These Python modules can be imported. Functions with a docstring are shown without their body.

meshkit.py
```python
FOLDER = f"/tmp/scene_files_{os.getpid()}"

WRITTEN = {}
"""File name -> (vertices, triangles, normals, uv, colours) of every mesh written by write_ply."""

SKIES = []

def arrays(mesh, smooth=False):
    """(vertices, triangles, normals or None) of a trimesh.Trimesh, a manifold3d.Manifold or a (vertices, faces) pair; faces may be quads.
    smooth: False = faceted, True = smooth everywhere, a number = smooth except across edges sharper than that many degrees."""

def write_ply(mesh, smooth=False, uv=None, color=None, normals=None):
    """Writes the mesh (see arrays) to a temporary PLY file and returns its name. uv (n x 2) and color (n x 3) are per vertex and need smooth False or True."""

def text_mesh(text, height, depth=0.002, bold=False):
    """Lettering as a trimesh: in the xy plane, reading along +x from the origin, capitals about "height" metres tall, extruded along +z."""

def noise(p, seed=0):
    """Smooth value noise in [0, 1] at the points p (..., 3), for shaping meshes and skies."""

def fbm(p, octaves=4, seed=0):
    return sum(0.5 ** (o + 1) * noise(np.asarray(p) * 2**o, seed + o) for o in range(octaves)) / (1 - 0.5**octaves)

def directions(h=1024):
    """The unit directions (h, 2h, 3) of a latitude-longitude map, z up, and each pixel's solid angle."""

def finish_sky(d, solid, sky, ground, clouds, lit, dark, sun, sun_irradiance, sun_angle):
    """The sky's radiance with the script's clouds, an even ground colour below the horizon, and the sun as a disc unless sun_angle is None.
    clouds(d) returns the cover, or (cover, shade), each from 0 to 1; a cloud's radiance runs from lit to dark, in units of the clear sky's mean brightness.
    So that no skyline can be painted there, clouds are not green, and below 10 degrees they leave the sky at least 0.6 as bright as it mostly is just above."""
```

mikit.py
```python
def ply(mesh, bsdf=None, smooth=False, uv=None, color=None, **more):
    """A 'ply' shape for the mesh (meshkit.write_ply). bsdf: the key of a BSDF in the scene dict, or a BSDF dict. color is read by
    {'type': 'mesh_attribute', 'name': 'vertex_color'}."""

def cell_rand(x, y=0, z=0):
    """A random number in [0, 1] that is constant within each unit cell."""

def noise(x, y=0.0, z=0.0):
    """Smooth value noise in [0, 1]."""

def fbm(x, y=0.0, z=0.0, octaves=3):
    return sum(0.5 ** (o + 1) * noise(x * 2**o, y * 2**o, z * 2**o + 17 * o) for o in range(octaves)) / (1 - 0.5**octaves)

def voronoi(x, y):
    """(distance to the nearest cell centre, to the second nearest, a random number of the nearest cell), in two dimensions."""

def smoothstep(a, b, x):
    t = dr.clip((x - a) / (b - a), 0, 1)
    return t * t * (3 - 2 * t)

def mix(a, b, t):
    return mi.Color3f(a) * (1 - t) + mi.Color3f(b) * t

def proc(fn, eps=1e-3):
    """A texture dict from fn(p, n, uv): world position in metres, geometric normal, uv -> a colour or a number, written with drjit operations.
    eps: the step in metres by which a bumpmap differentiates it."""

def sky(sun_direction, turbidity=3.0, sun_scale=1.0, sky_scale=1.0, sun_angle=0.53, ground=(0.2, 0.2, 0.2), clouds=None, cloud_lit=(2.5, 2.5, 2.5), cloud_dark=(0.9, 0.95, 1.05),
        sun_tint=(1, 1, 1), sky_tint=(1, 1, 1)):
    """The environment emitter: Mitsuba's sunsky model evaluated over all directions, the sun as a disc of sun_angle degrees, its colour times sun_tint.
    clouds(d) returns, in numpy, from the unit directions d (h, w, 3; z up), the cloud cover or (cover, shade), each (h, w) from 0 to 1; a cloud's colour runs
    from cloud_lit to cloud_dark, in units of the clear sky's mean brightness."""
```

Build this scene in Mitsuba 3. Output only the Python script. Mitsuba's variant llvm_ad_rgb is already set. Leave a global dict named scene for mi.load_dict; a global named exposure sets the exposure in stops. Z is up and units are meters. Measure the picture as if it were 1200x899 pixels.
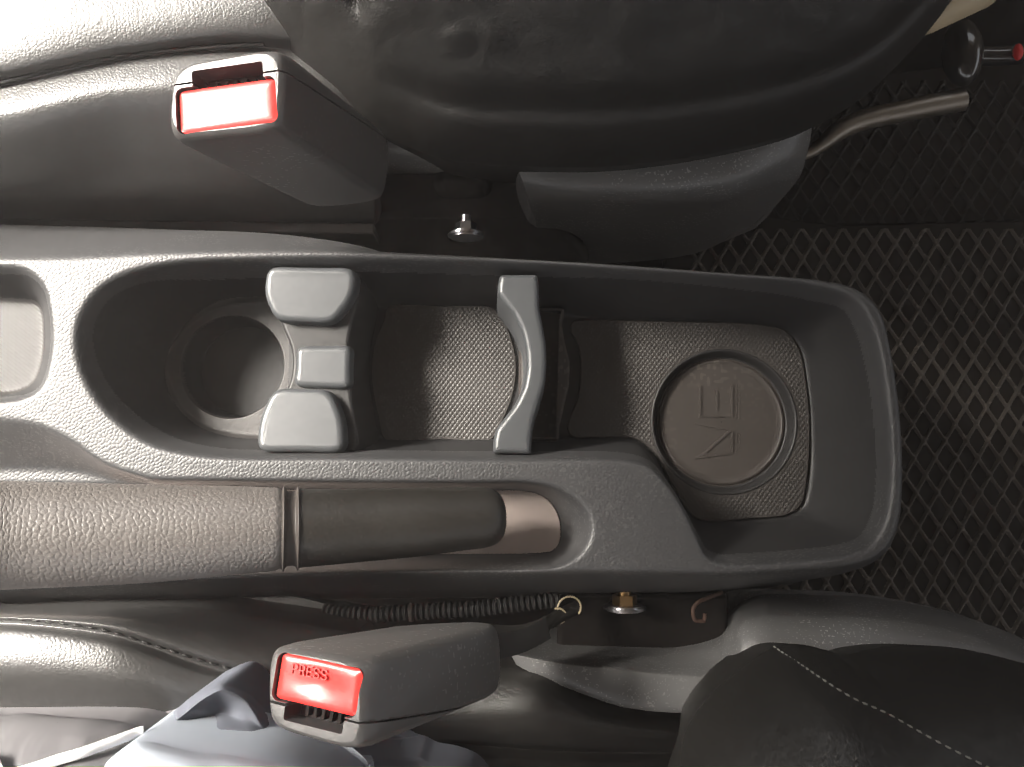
import math, random
import numpy as np, trimesh, shapely, drjit as dr, mitsuba as mi
import mapbox_earcut as earcut
from shapely.geometry import Polygon
from scipy.spatial import cKDTree
from scipy.ndimage import gaussian_filter, gaussian_filter1d, maximum_filter1d
from scipy.interpolate import PchipInterpolator
import mikit, meshkit
from mikit import noise, fbm, voronoi, smoothstep, mix
random.seed(5); rng = np.random.default_rng(5)
T = mi.ScalarTransform4f
scene, labels = {}, {}
MM = 0.001

# ---------------------------------------------------------------- camera, sky, exposure
CAM_H, FOCAL, TILT = 0.40, 930.0, math.radians(5.5)        # metres above the console rim; focal length of a 1200 x 899 picture
fwd = np.array([0, math.sin(TILT), -math.cos(TILT)]); upv = np.array([0, math.cos(TILT), math.sin(TILT)])
cam = np.array([0, 0, CAM_H])
scene['camera'] = {'type': 'perspective', 'fov': math.degrees(2 * math.atan(600 / FOCAL)), 'fov_axis': 'x', 'near_clip': 0.01, 'far_clip': 60.0,
                   'to_world': T().look_at(origin=cam.tolist(), target=(cam + fwd).tolist(), up=upv.tolist())}
scene['sky'] = mikit.sky((-0.62, 0.30, 0.72), turbidity=3, sun_scale=1.0, sun_angle=20, sun_tint=(0.88, 1.0, 1.22), clouds=lambda d: 1.0, cloud_lit=(1.0, 1.03, 1.08))
exposure = 4.6

def at(px, py, z=0.0):
    """The point at height z (metres over the console rim) that was measured at a place of the photograph."""
    d = fwd * FOCAL + np.array([1.0, 0, 0]) * (px - 600) - upv * (py - 449.5)
    return cam + d * ((z - CAM_H) / d[2])

def pts(lst, z):
    return np.array([at(p[0], p[1], p[2] if len(p) > 2 else z) for p in lst])

# ---------------------------------------------------------------- materials
def rgb(*c): return {'type': 'rgb', 'value': list(c) if len(c) > 1 else [c[0]] * 3}
def tex(fn): return mikit.proc(fn)
def bsdf(key, base, rough=0.45, spec=0.5, metal=0.0, bump=None, height=0.0, eps=2e-4, **more):
    b = {'type': 'principled', 'base_color': base if isinstance(base, dict) else rgb(*base), 'roughness': rough, 'specular': spec, 'metallic': metal, **more}
    if bump: b = {'type': 'bumpmap', 'arbitrary': mikit.proc(bump, eps), 'scale': height, 'bsdf': b}
    scene[key] = {'type': 'twosided', 'bsdf': b}

def leather_cells(x, y, s):
    f1, f2, r = voronoi(x * s + 0.6 * noise(x * s * 0.7, y * s * 0.7, 3), y * s + 0.6 * noise(x * s * 0.7, y * s * 0.7, 9))
    return smoothstep(-0.15, 0.65, f2 - f1) * (0.75 + 0.25 * r)
def h_grain(p, n, uv): return leather_cells(p.x + 0.4 * p.z, p.y + 0.4 * p.z, 560) + 0.2 * noise(p.x * 2500, p.y * 2500, p.z * 2500)
def h_lever(p, n, uv): return leather_cells(uv.x, uv.y, 430) + 0.15 * noise(uv.x * 1800, uv.y * 1800)
def h_sleeve(p, n, uv): return leather_cells(uv.x, uv.y, 620) + 0.3 * noise(uv.x * 2500, uv.y * 2500)
def h_fine(p, n, uv): return fbm(p.x * 1300, p.y * 1300, p.z * 1300, 2)
def h_leather(p, n, uv): return 0.6 * leather_cells(p.x + 0.3 * p.z, p.y + 0.6 * p.z, 700) + 0.8 * fbm(p.x * 160, p.y * 160, p.z * 160, 2)
def h_knurl(p, n, uv):
    a, b = p.x / 0.0027, p.y / 0.0036
    u, v = a + b, a - b
    fu, fv = u - dr.floor(u), v - dr.floor(v)
    return dr.minimum(1 - 2 * dr.abs(fu - 0.5), 1 - 2 * dr.abs(fv - 0.5))
def h_weave(p, n, uv): return 0.5 * noise(p.x * 2600, p.y * 2600, p.z * 2600) + 0.5 * dr.sin((p.x - p.y) * 5200)
def h_pocket(p, n, uv): return dr.sin((p.x * 0.75 + p.y) * 2 * math.pi / 0.0016)
def c_dust(c0, c1, s, lo=0.6, hi=0.8):
    def f(p, n, uv): return mix(c0, c1, smoothstep(lo, hi, noise(p.x * s, p.y * s, p.z * s)) * smoothstep(0.35, 0.75, fbm(p.x * 35, p.y * 35, p.z * 35, 2)))
    return mikit.proc(f)

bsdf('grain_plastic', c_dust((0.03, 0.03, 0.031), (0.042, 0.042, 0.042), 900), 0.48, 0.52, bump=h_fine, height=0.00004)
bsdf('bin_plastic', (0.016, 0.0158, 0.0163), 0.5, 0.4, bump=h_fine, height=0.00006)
bsdf('ring_plastic', (0.032, 0.030, 0.029), 0.5, 0.4, bump=h_fine, height=0.00016)
bsdf('satin_plastic', (0.048, 0.051, 0.054), 0.42, 0.65, metal=0.08)
bsdf('divider_plastic', (0.018, 0.0175, 0.0175), 0.5, 0.35)
bsdf('knurled_rubber', (0.032, 0.029, 0.027), 0.5, 0.45)
bsdf('rubber', c_dust((0.036, 0.031, 0.028), (0.055, 0.048, 0.042), 500), 0.55, 0.35)
bsdf('pocket_rubber', (0.030, 0.028, 0.027), 0.5, 0.4)
bsdf('lever_grain', (0.088, 0.079, 0.073), 0.5, 1.0)
bsdf('sleeve_grain', (0.015, 0.0135, 0.0115), 0.45, 0.45)
bsdf('seat_leather', (0.02, 0.0195, 0.019), 0.43, 1.0, clearcoat=0.3, clearcoat_gloss=0.5, bump=h_leather, height=0.00016)
bsdf('dark_leather', (0.0095, 0.009, 0.0083), 0.48, 0.4, bump=h_leather, height=0.00045)
bsdf('trim_plastic', c_dust((0.07, 0.07, 0.07), (0.14, 0.14, 0.138), 1100, 0.7, 0.85), 0.4, 0.6, bump=h_fine, height=0.00028)
bsdf('buckle_plastic', c_dust((0.052, 0.051, 0.05), (0.085, 0.084, 0.083), 700, 0.7, 0.85), 0.4, 0.6, bump=h_fine, height=0.00008)
bsdf('red_plastic', (0.62, 0.035, 0.03), 0.3, 0.5)
bsdf('dark_red', (0.4, 0.028, 0.025), 0.4, 0.4)
bsdf('black_gap', (0.006, 0.006, 0.006), 0.6, 0.2)
bsdf('steel', (0.5, 0.5, 0.52), 0.25, 0.5, metal=1.0)
bsdf('rust', (0.05, 0.028, 0.02), 0.7, 0.3)
bsdf('dull_metal', (0.2, 0.18, 0.155), 0.42, 0.5, metal=0.9)
bsdf('brass', (0.55, 0.38, 0.2), 0.28, 0.5, metal=1.0)
bsdf('painted_steel', (0.008, 0.0065, 0.006), 0.7, 0.1)
bsdf('slot_plate', (0.29, 0.245, 0.225), 0.45, 0.4)
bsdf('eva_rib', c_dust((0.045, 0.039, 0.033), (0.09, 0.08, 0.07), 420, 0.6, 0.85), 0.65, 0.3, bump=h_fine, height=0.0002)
bsdf('eva_rib_shaded', (0.02, 0.018, 0.016), 0.7, 0.2)  # same rib material, its colour darkened to stand in for shade
bsdf('eva_base', (0.012, 0.010, 0.008), 0.8, 0.1)
bsdf('carpet', (0.012, 0.011, 0.01), 0.95, 0.05, bump=h_weave, height=0.0006)
bsdf('cloth_blue', (0.085, 0.092, 0.11), 0.9, 0.1, bump=h_weave, height=0.00012, sheen=0.3)
bsdf('cloth_grey', (0.12, 0.117, 0.122), 0.9, 0.1, bump=h_weave, height=0.00012, sheen=0.3)
bsdf('cloth_pale', (0.24, 0.265, 0.30), 0.9, 0.1, bump=h_weave, height=0.00012, sheen=0.3)
bsdf('cloth_white', (0.8, 0.8, 0.8), 0.85, 0.1)
bsdf('thread', (0.16, 0.155, 0.145), 0.6, 0.2)
bsdf('beige', (0.32, 0.265, 0.215), 0.9, 0.1)
bsdf('dash_plastic', (0.05, 0.05, 0.05), 0.6, 0.3)
bsdf('tan_plastic', (0.36, 0.3, 0.2), 0.5, 0.3)
bsdf('glossy_black', (0.012, 0.012, 0.012), 0.12, 0.6)

# ---------------------------------------------------------------- helpers
def numbered(name):
    if name not in USED: USED.add(name); return name
    k = 1
    while f'{name}_{k:03d}' in USED: k += 1
    USED.add(f'{name}_{k:03d}'); return f'{name}_{k:03d}'
USED = set()
def thing(name, label, cat, group=None):
    k = numbered(name); labels[k] = {'label': label, 'category': cat}
    if group: labels[k]['group'] = group
    return k
def obj(name, mesh, mat, parent=None, smooth=True, label=None, cat=None, kind=None, uv=None):
    k = numbered(f'{parent}__{name}' if parent else name)
    scene[k] = mikit.ply(mesh, mat, smooth=smooth, uv=uv)
    d = {}
    if label: d['label'] = label
    if cat: d['category'] = cat
    if kind: d['kind'] = kind
    if d: labels[k] = d
    return k

def curve(ctrl, n=400, closed=True):
    """A smooth curve through the control points, evenly sampled."""
    c = np.asarray(ctrl, float)
    if closed: c = np.vstack([c[-3:], c, c[:4]])
    t = np.r_[0, np.cumsum(np.linalg.norm(np.diff(c, axis=0), axis=1) ** 0.5 + 1e-9)]
    f = PchipInterpolator(t, c, axis=0) if not closed else None
    if closed:
        from scipy.interpolate import CubicSpline
        m = np.zeros_like(c); dt = np.diff(t)[:, None]; sl = np.diff(c, axis=0) / dt
        m[1:-1] = (sl[:-1] * dt[1:] + sl[1:] * dt[:-1]) / (dt[1:] + dt[:-1])
        from scipy.interpolate import CubicHermiteSpline
        f = CubicHermiteSpline(t, c, m, axis=0); a, b = t[3], t[len(c) - 4]
    else:
        a, b = 0, t[-1]
    s = f(np.linspace(a, b, 4000))
    L = np.r_[0, np.cumsum(np.linalg.norm(np.diff(s, axis=0), axis=1))]
    q = np.linspace(0, L[-1], n + 1 if closed else n)[: n]
    return np.stack([np.interp(q, L, s[:, k]) for k in range(s.shape[1])], 1)

def merge(*ms): return trimesh.util.concatenate([m for m in ms])

def grid_mesh(P, close_u=False):
    """Quads over an (m, n, 3) array of points."""
    m, n = P.shape[:2]
    i, j = np.meshgrid(np.arange(m - 1), np.arange(n if close_u else n - 1), indexing='ij')
    j2 = (j + 1) % n
    a, b, c, d = i * n + j, i * n + j2, (i + 1) * n + j2, (i + 1) * n + j
    f = np.vstack([np.stack([a, b, c], -1).reshape(-1, 3), np.stack([a, c, d], -1).reshape(-1, 3)])
    return trimesh.Trimesh(P.reshape(-1, 3), f, process=False)

def cap(loop, flip=False):
    xy = loop[:, :2]
    # project on the loop's best plane
    c = loop.mean(0); u, s, vt = np.linalg.svd(loop - c); q = (loop - c) @ vt[:2].T
    f = earcut.triangulate_float64(q, np.array([len(q)], dtype=np.uint32)).reshape(-1, 3)
    if len(f) and np.cross(loop[f[0, 1]] - loop[f[0, 0]], loop[f[0, 2]] - loop[f[0, 0]])[2] < 0: f = f[:, ::-1]
    return trimesh.Trimesh(loop, f[:, ::-1] if flip else f, process=False)

def loop_normals(L):
    t = np.roll(L, -1, 0) - np.roll(L, 1, 0)
    t[:, 2] = 0; t /= np.linalg.norm(t, axis=1, keepdims=True) + 1e-12
    area = 0.5 * np.sum(L[:, 0] * np.roll(L[:, 1], -1) - np.roll(L[:, 0], -1) * L[:, 1])
    nrm = np.stack([t[:, 1], -t[:, 0], 0 * t[:, 0]], 1)
    return nrm if area > 0 else -nrm

def prism(top, zbot, bevel=0.002, draft=0.0, steps=6, dome=0.0, n=None):
    """A solid under a closed loop (n, 3): rounded top edge of radius bevel, walls leaning out by draft (metres) down to zbot."""
    L = np.asarray(top); N = loop_normals(L)
    rings = []
    foot = L + N * draft; foot[:, 2] = zbot
    rings.append(foot)
    for k in range(1, 4):
        r = L + N * draft * (1 - k / 4); r[:, 2] = zbot + (L[:, 2] - bevel - zbot) * k / 4; rings.append(r)
    for k in range(steps + 1):
        a = math.pi / 2 * k / steps
        r = L - N * bevel * (1 - math.cos(a)); r[:, 2] = L[:, 2] - bevel + bevel * math.sin(a); rings.append(r)
    P = np.array(rings)
    side = grid_mesh(P, True)
    tp = cap(rings[-1]); bt = cap(rings[0], True)
    m = trimesh.Trimesh(np.vstack([side.vertices]), np.vstack([side.faces, tp.faces + len(side.vertices) - len(L), bt.faces]), process=False)
    if 0.5 * np.sum(L[:, 0] * np.roll(L[:, 1], -1) - np.roll(L[:, 0], -1) * L[:, 1]) < 0:
        pass
    m.fix_normals(); return m

def sweep(path, radii, sides=24, uvscale=True, caps=True, up=(0, 0, 1), flat=1.0):
    """A tube of changing radius along a path; flat squeezes it along the up direction. Returns mesh and uv in metres."""
    p = np.asarray(path, float); r = np.broadcast_to(radii, (len(p),))
    t = np.gradient(p, axis=0); t /= np.linalg.norm(t, axis=1, keepdims=True)
    b = np.cross(np.broadcast_to(up, p.shape), t); b /= np.linalg.norm(b, axis=1, keepdims=True) + 1e-12
    nn = np.cross(t, b)
    th = np.linspace(0, 2 * math.pi, sides + 1)
    P = p[:, None] + r[:, None, None] * (np.cos(th)[None, :, None] * b[:, None] + flat * np.sin(th)[None, :, None] * nn[:, None])
    m = grid_mesh(P)
    s = np.r_[0, np.cumsum(np.linalg.norm(np.diff(p, axis=0), axis=1))]
    uv = np.stack([np.broadcast_to(s[:, None], P.shape[:2]), np.broadcast_to(th[None] * float(np.mean(r)), P.shape[:2])], -1).reshape(-1, 2)
    if caps:
        v, f, k = m.vertices, m.faces, sides + 1
        extra = []; fv = [f]
        for i, base in ((0, 0), (len(p) - 1, (len(p) - 1) * k)):
            c = len(v) + len(extra); extra.append(p[i])
            q = np.stack([np.full(sides, c), base + np.arange(sides), base + np.arange(sides) + 1], 1)
            fv.append(q if i else q[:, ::-1])
        m = trimesh.Trimesh(np.vstack([v, extra]), np.vstack(fv), process=False)
        uv = np.vstack([uv, [[0, 0], [s[-1], 0]]])
    return m, uv

def hull(points, r, sub=3, fine=None):
    """The rounded hull of spheres of radius r at the points, refined and smooth."""
    s = trimesh.creation.icosphere(subdivisions=sub).vertices
    v = np.vstack([np.asarray(q) + s * (r if np.isscalar(r) else r[i]) for i, q in enumerate(points)])
    return trimesh.Trimesh(v, process=False).convex_hull

def resample_net(net, m, n, sig=(2, 2)):
    """A smooth (m, n, 3) sheet through a coarse net of measured points (px, py, z)."""
    P = np.array([[at(*q) for q in row] for row in net])
    def lin(A, k):
        d = np.linalg.norm(np.diff(A, axis=0), axis=2).mean(1); t = np.r_[0, np.cumsum(d)]
        return PchipInterpolator(t, A, axis=0)(np.linspace(0, t[-1], k))
    P = lin(P, m); P = lin(P.transpose(1, 0, 2), n).transpose(1, 0, 2)
    return np.stack([gaussian_filter(P[..., k], sig, mode='nearest') for k in range(3)], -1)

def solid(P, drop=0.03):
    """A sheet closed below: its rim goes down by drop and a floor joins it."""
    B = P.copy(); B[..., 2] = np.minimum(P[..., 2] - drop, P[..., 2].min() - drop * 0.3)
    m, n = P.shape[:2]
    idx = np.r_[np.arange(n), np.arange(1, m) * n + n - 1, (m - 1) * n + np.arange(n - 2, -1, -1), np.arange(m - 2, 0, -1) * n]
    top, bot = grid_mesh(P), grid_mesh(B)
    N = m * n; a, b = idx, np.roll(idx, -1)
    skirt = np.vstack([np.stack([a, N + a, N + b], 1), np.stack([a, N + b, b], 1)])
    f = np.vstack([top.faces, bot.faces[:, ::-1] + N, skirt])
    t = trimesh.Trimesh(np.vstack([P.reshape(-1, 3), B.reshape(-1, 3)]), f, process=False)
    if np.cross(t.vertices[f[0, 1]] - t.vertices[f[0, 0]], t.vertices[f[0, 2]] - t.vertices[f[0, 0]])[2] < 0: t.invert()
    return t

def inside(poly, X, Y): return shapely.contains_xy(poly, X, Y)
def dist(loop, X, Y):
    L = np.vstack([loop[:, :2], loop[:1, :2]])
    s = np.r_[0, np.cumsum(np.linalg.norm(np.diff(L, axis=0), axis=1))]
    q = np.arange(0, s[-1], 0.00012)
    return cKDTree(np.stack([np.interp(q, s, L[:, 0]), np.interp(q, s, L[:, 1])], 1)).query(np.stack([X.ravel(), Y.ravel()], 1))[0].reshape(X.shape)
def sdf(loop, X, Y):
    """Positive inside."""
    return np.where(inside(Polygon(loop[:, :2]), X, Y), 1, -1) * dist(loop, X, Y)

def pillow(ctrl, z0, H, R, step=0.0016, drop=0.06, power=2.0, extra=None, closed_n=700, clip=None):
    """An upholstered body over a closed outline: rises from z0 by H within R of the edge."""
    L = curve(pts(ctrl, z0), closed_n)
    lo, hi = L[:, :2].min(0), L[:, :2].max(0)
    # rings inwards from the outline keep the edge smooth
    x, y = np.arange(lo[0] - step, hi[0] + step, step), np.arange(lo[1] - step, hi[1] + step, step)
    X, Y = np.meshgrid(x, y)
    s = sdf(L, X, Y)
    t = np.clip(s / R, 0, 1)
    Z = z0 + H * (1 - (1 - t) ** power) ** (1 / power)
    if extra is not None: Z = Z + extra(X, Y, s)
    # pull the outside vertices next to the edge onto it
    tree = cKDTree(L[:, :2]); near = (s < 0) & (s > -step * 1.6)
    k = tree.query(np.stack([X[near], Y[near]], 1))[1]
    X2, Y2 = X.copy(), Y.copy(); X2[near], Y2[near] = L[k, 0], L[k, 1]; Z[near] = z0
    ok = (s > 0) | near
    P = np.stack([X2, Y2, Z], -1); m = grid_mesh(P)
    keep = ok.reshape(-1)[m.faces].all(1)
    m = trimesh.Trimesh(m.vertices, m.faces[keep], process=False); m.remove_unreferenced_vertices()
    if m.face_normals[:, 2].mean() < 0: m.invert()
    # wall below
    B = L.copy(); B[:, 2] = z0; C = B - loop_normals(L) * 0.012; C[:, 2] = z0 - drop
    w = grid_mesh(np.array([C, B]), True); b = cap(C, True); w.fix_normals()
    return merge(m, w, b), (X, Y, Z, s)

def on_surface(field, px_list, zguess, lift=0.0):
    """World points of measured places on a pillow's upper side."""
    from scipy.interpolate import RegularGridInterpolator
    X, Y, Z, s = field
    g = RegularGridInterpolator((Y[:, 0], X[0]), Z, bounds_error=False, fill_value=None)
    out = []
    for p in px_list:
        z = zguess
        for _ in range(40):
            q = at(p[0], p[1], z); z = 0.5 * z + 0.5 * float(g([[q[1], q[0]]])[0])
        q = at(p[0], p[1], z); q[2] += lift; out.append(q)
    return np.array(out)

def stitches(path, length, gap, r):
    """Short thread stitches along a line on a seam."""
    s = np.r_[0, np.cumsum(np.linalg.norm(np.diff(path, axis=0), axis=1))]
    f = lambda q: np.array([np.interp(q, s, path[:, k]) for k in range(3)])
    ms, q = [], 0.0
    while q + length < s[-1]:
        pp = np.array([f(q + length * k / 6) for k in range(7)]); pp[:, 2] += np.sin(np.linspace(0, math.pi, 7)) * r * 0.8
        ms.append(sweep(pp, r * np.sin(np.linspace(0.5, math.pi - 0.5, 7)), 7)[0]); q += length + gap
    return merge(*ms)

def leather_relief(x, y, cell, seed):
    """Pebbled relief from 0 to 1 at the places (x, y) in metres: rounded cells between creases."""
    r = np.random.default_rng(seed)
    lo = np.array([x.min(), y.min()]) - 2 * cell; n = (np.ceil((np.array([x.max(), y.max()]) + 2 * cell - lo) / cell)).astype(int)
    i, j = np.meshgrid(np.arange(n[0]), np.arange(n[1]), indexing='ij')
    c = np.stack([lo[0] + (i + 0.5 + 0.85 * (r.random(i.shape) - 0.5)) * cell, lo[1] + (j + 0.5 * (i % 2) + 0.85 * (r.random(i.shape) - 0.5)) * cell], -1).reshape(-1, 2)
    d, k = cKDTree(c).query(np.stack([x.ravel(), y.ravel()], 1), k=2, workers=-1)
    h = np.clip((d[:, 1] - d[:, 0]) / (0.55 * cell), 0, 1); tone = r.random(len(c))[k[:, 0]]
    return ((1 - (1 - h) ** 2) * (0.7 + 0.3 * tone)).reshape(x.shape)
def knurl(x, y, px=0.0027, py=0.0036):
    u, v = x / px + y / py, x / px - y / py
    return np.minimum(1 - 2 * np.abs(u - np.floor(u) - 0.5), 1 - 2 * np.abs(v - np.floor(v) - 0.5))
def knurled(loop, z, keep=None, step=0.0004, h=0.0006):
    """Moulded diamond points over the inside of an outline."""
    lo, hi = loop[:, :2].min(0), loop[:, :2].max(0)
    X, Y = np.meshgrid(np.arange(lo[0], hi[0], step), np.arange(lo[1], hi[1], step))
    ok = inside(Polygon(loop[:, :2]).buffer(-0.0012), X, Y)
    if keep is not None: ok &= keep(X, Y)
    m = grid_mesh(np.stack([X, Y, z + h * (0.9 * np.clip(knurl(X, Y), 0.08, 0.8) - 0.25)], -1))
    m = trimesh.Trimesh(m.vertices, m.faces[ok.reshape(-1)[m.faces].all(1)], process=False); m.remove_unreferenced_vertices()
    return m

def box(x0, x1, y0, y1, z0, z1):
    m = trimesh.creation.box([x1 - x0, y1 - y0, z1 - z0]); m.apply_translation([(x0 + x1) / 2, (y0 + y1) / 2, (z0 + z1) / 2]); return m

# ---------------------------------------------------------------- the car around the console: floor, roof, doors, dash, unseen, its roof edge, dash and window openings shaped for the light
def struct(name, mesh, mat): obj(name, mesh, mat, None, smooth=False, kind='structure')
struct('car_floor', box(-1.3, 1.5, -0.75, 0.75, -0.27, -0.24), 'carpet')
struct('car_roof', box(-0.68, 1.5, -0.75, 0.75, 0.74, 0.78), 'beige')  # unseen; front edge placed to bound the sunlit area
struct('dashboard', merge(box(-1.3, -0.72, -0.75, 0.75, -0.24, 0.36), box(-0.80, -0.70, -0.75, 0.0, 0.30, 0.46)), 'dash_plastic')  # unseen; raised with a cowl to block light from the low sky
struct('door_panel', merge(box(-0.72, 1.5, 0.72, 0.75, -0.24, 0.34), box(0.10, 0.34, 0.72, 0.75, 0.34, 0.74), box(0.8, 1.5, 0.72, 0.75, 0.34, 0.74)), 'beige')
struct('door_panel', merge(box(-0.72, 1.5, -0.75, -0.72, -0.24, 0.40), box(0.22, 0.34, -0.75, -0.72, 0.40, 0.74), box(1.1, 1.5, -0.75, -0.72, 0.40, 0.74)), 'beige')
struct('rear_bulkhead', box(1.5, 1.53, -0.75, 0.75, -0.24, 0.34), 'beige')

# ---------------------------------------------------------------- a scattering veil added through the cabin, standing in for lens glare
scene['veil_medium'] = {'type': 'homogeneous', 'albedo': rgb(0.96, 0.93, 0.91), 'sigma_t': 0.145, 'phase': {'type': 'hg', 'g': 0.74}}
scene['camera']['medium'] = {'type': 'ref', 'id': 'veil_medium'}
scene['added_haze'] = {'type': 'cube', 'to_world': T().translate([0.1, 0, 0.2]).scale([1.8, 1.0, 0.75]), 'bsdf': {'type': 'null'}, 'interior': {'type': 'ref', 'id': 'veil_medium'}}
labels['added_haze'] = {'label': 'added veil of scattering air standing in for lens glare', 'category': 'added_haze', 'kind': 'stuff'}

# ---------------------------------------------------------------- centre console
con = thing('centre_console', 'long grained grey plastic console with an oval storage bin and a brake lever slot', 'car console')
BIN_Z = -0.062
rim = curve(pts([(200,311),(300,306),(400,304),(550,307),(700,313),(850,323),(960,336),(1003,352),(1022,382),(1036,440),(1043,500),(1045,560),(1038,610),(1021,638),(990,650),(940,656),(880,660),(848,660),(830,652),(820,630),(803,594),(785,567),(765,547),(738,538),(600,536),(400,534),(235,531),(172,515),(125,480),(99,440),(90,400),(95,370),(115,341),(150,321)], 0), 1500)
floor_l = curve(pts([(305,351),(255,357),(216,385),(195,430),(205,470),(235,500),(270,512),(305,515),(450,517),(660,517),(733,516),(757,527),(788,580),(812,610),(835,615),(880,613),(925,608),(944,596),(953,560),(954,500),(950,450),(942,408),(925,386),(898,378),(700,372),(640,362),(450,356)], BIN_Z), 1200)
slot = curve(pts([(-200,566),(0,566),(200,566),(400,569),(560,570),(620,569),(655,575),(680,591),(692,614),(686,640),(666,656),(636,661),(560,662),(400,665),(200,672),(0,680),(-200,688)], 0), 900)
slot_f = curve(pts([(-200,572),(0,572),(300,572),(560,573),(615,574),(640,584),(655,608),(654,638),(641,653),(615,657),(460,657),(200,660),(0,664),(-200,668)], -0.034), 800)
step_r = curve(pts([(-250,488),(-120,489),(0,492),(45,499),(84,518),(113,540),(148,557),(190,565),(230,570),(200,600),(0,620),(-250,640)], 0), 700)
step_f = curve(pts([(-250,549),(-120,549),(55,549),(98,552),(140,561),(185,567),(190,590),(0,610),(-250,630)], -0.026), 700)
pocket = curve(pts([(-250,313),(-120,312),(0,313),(30,317),(50,335),(58,365),(60,395),(56,430),(46,455),(28,466),(0,469),(-120,470),(-250,470)], 0), 700)
pocket_f = curve(pts([(-250,350),(-120,350),(20,351),(46,356),(53,392),(49,428),(40,450),(22,461),(0,464),(-120,465),(-250,465)], -0.03), 700)
outer = curve(pts([(-300,306),(0,305),(100,303),(180,298),(300,295),(450,294),(560,296),(700,304),(850,316),(950,325),(1005,338),(1032,364),(1047,420),(1055,490),(1057,560),(1051,615),(1034,648),(1000,663),(930,669),(850,672),(760,670),(700,669),(640,669),(400,672),(200,680),(0,690),(-300,700)], 0), 1400)
foot = curve(pts([(-300,258),(0,262),(200,268),(330,274),(430,290),(470,306),(560,318),(700,326),(850,335),(950,340),(990,352),(1005,372),(1018,420),(1034,490),(1042,560),(1040,620),(1026,655),(990,672),(920,681),(850,689),(760,691),(640,692),(400,694),(200,699),(0,706),(-300,714)], -0.05), 1400)
G = 0.0004
x0, y0 = at(-110, 0, 0)[0], at(0, 735, -0.05)[1]; x1, y1 = at(1085, 0, 0)[0], at(0, 235, -0.05)[1]
GX, GY = np.meshgrid(np.arange(x0, x1, G), np.arange(y0, y1, G))
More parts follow.
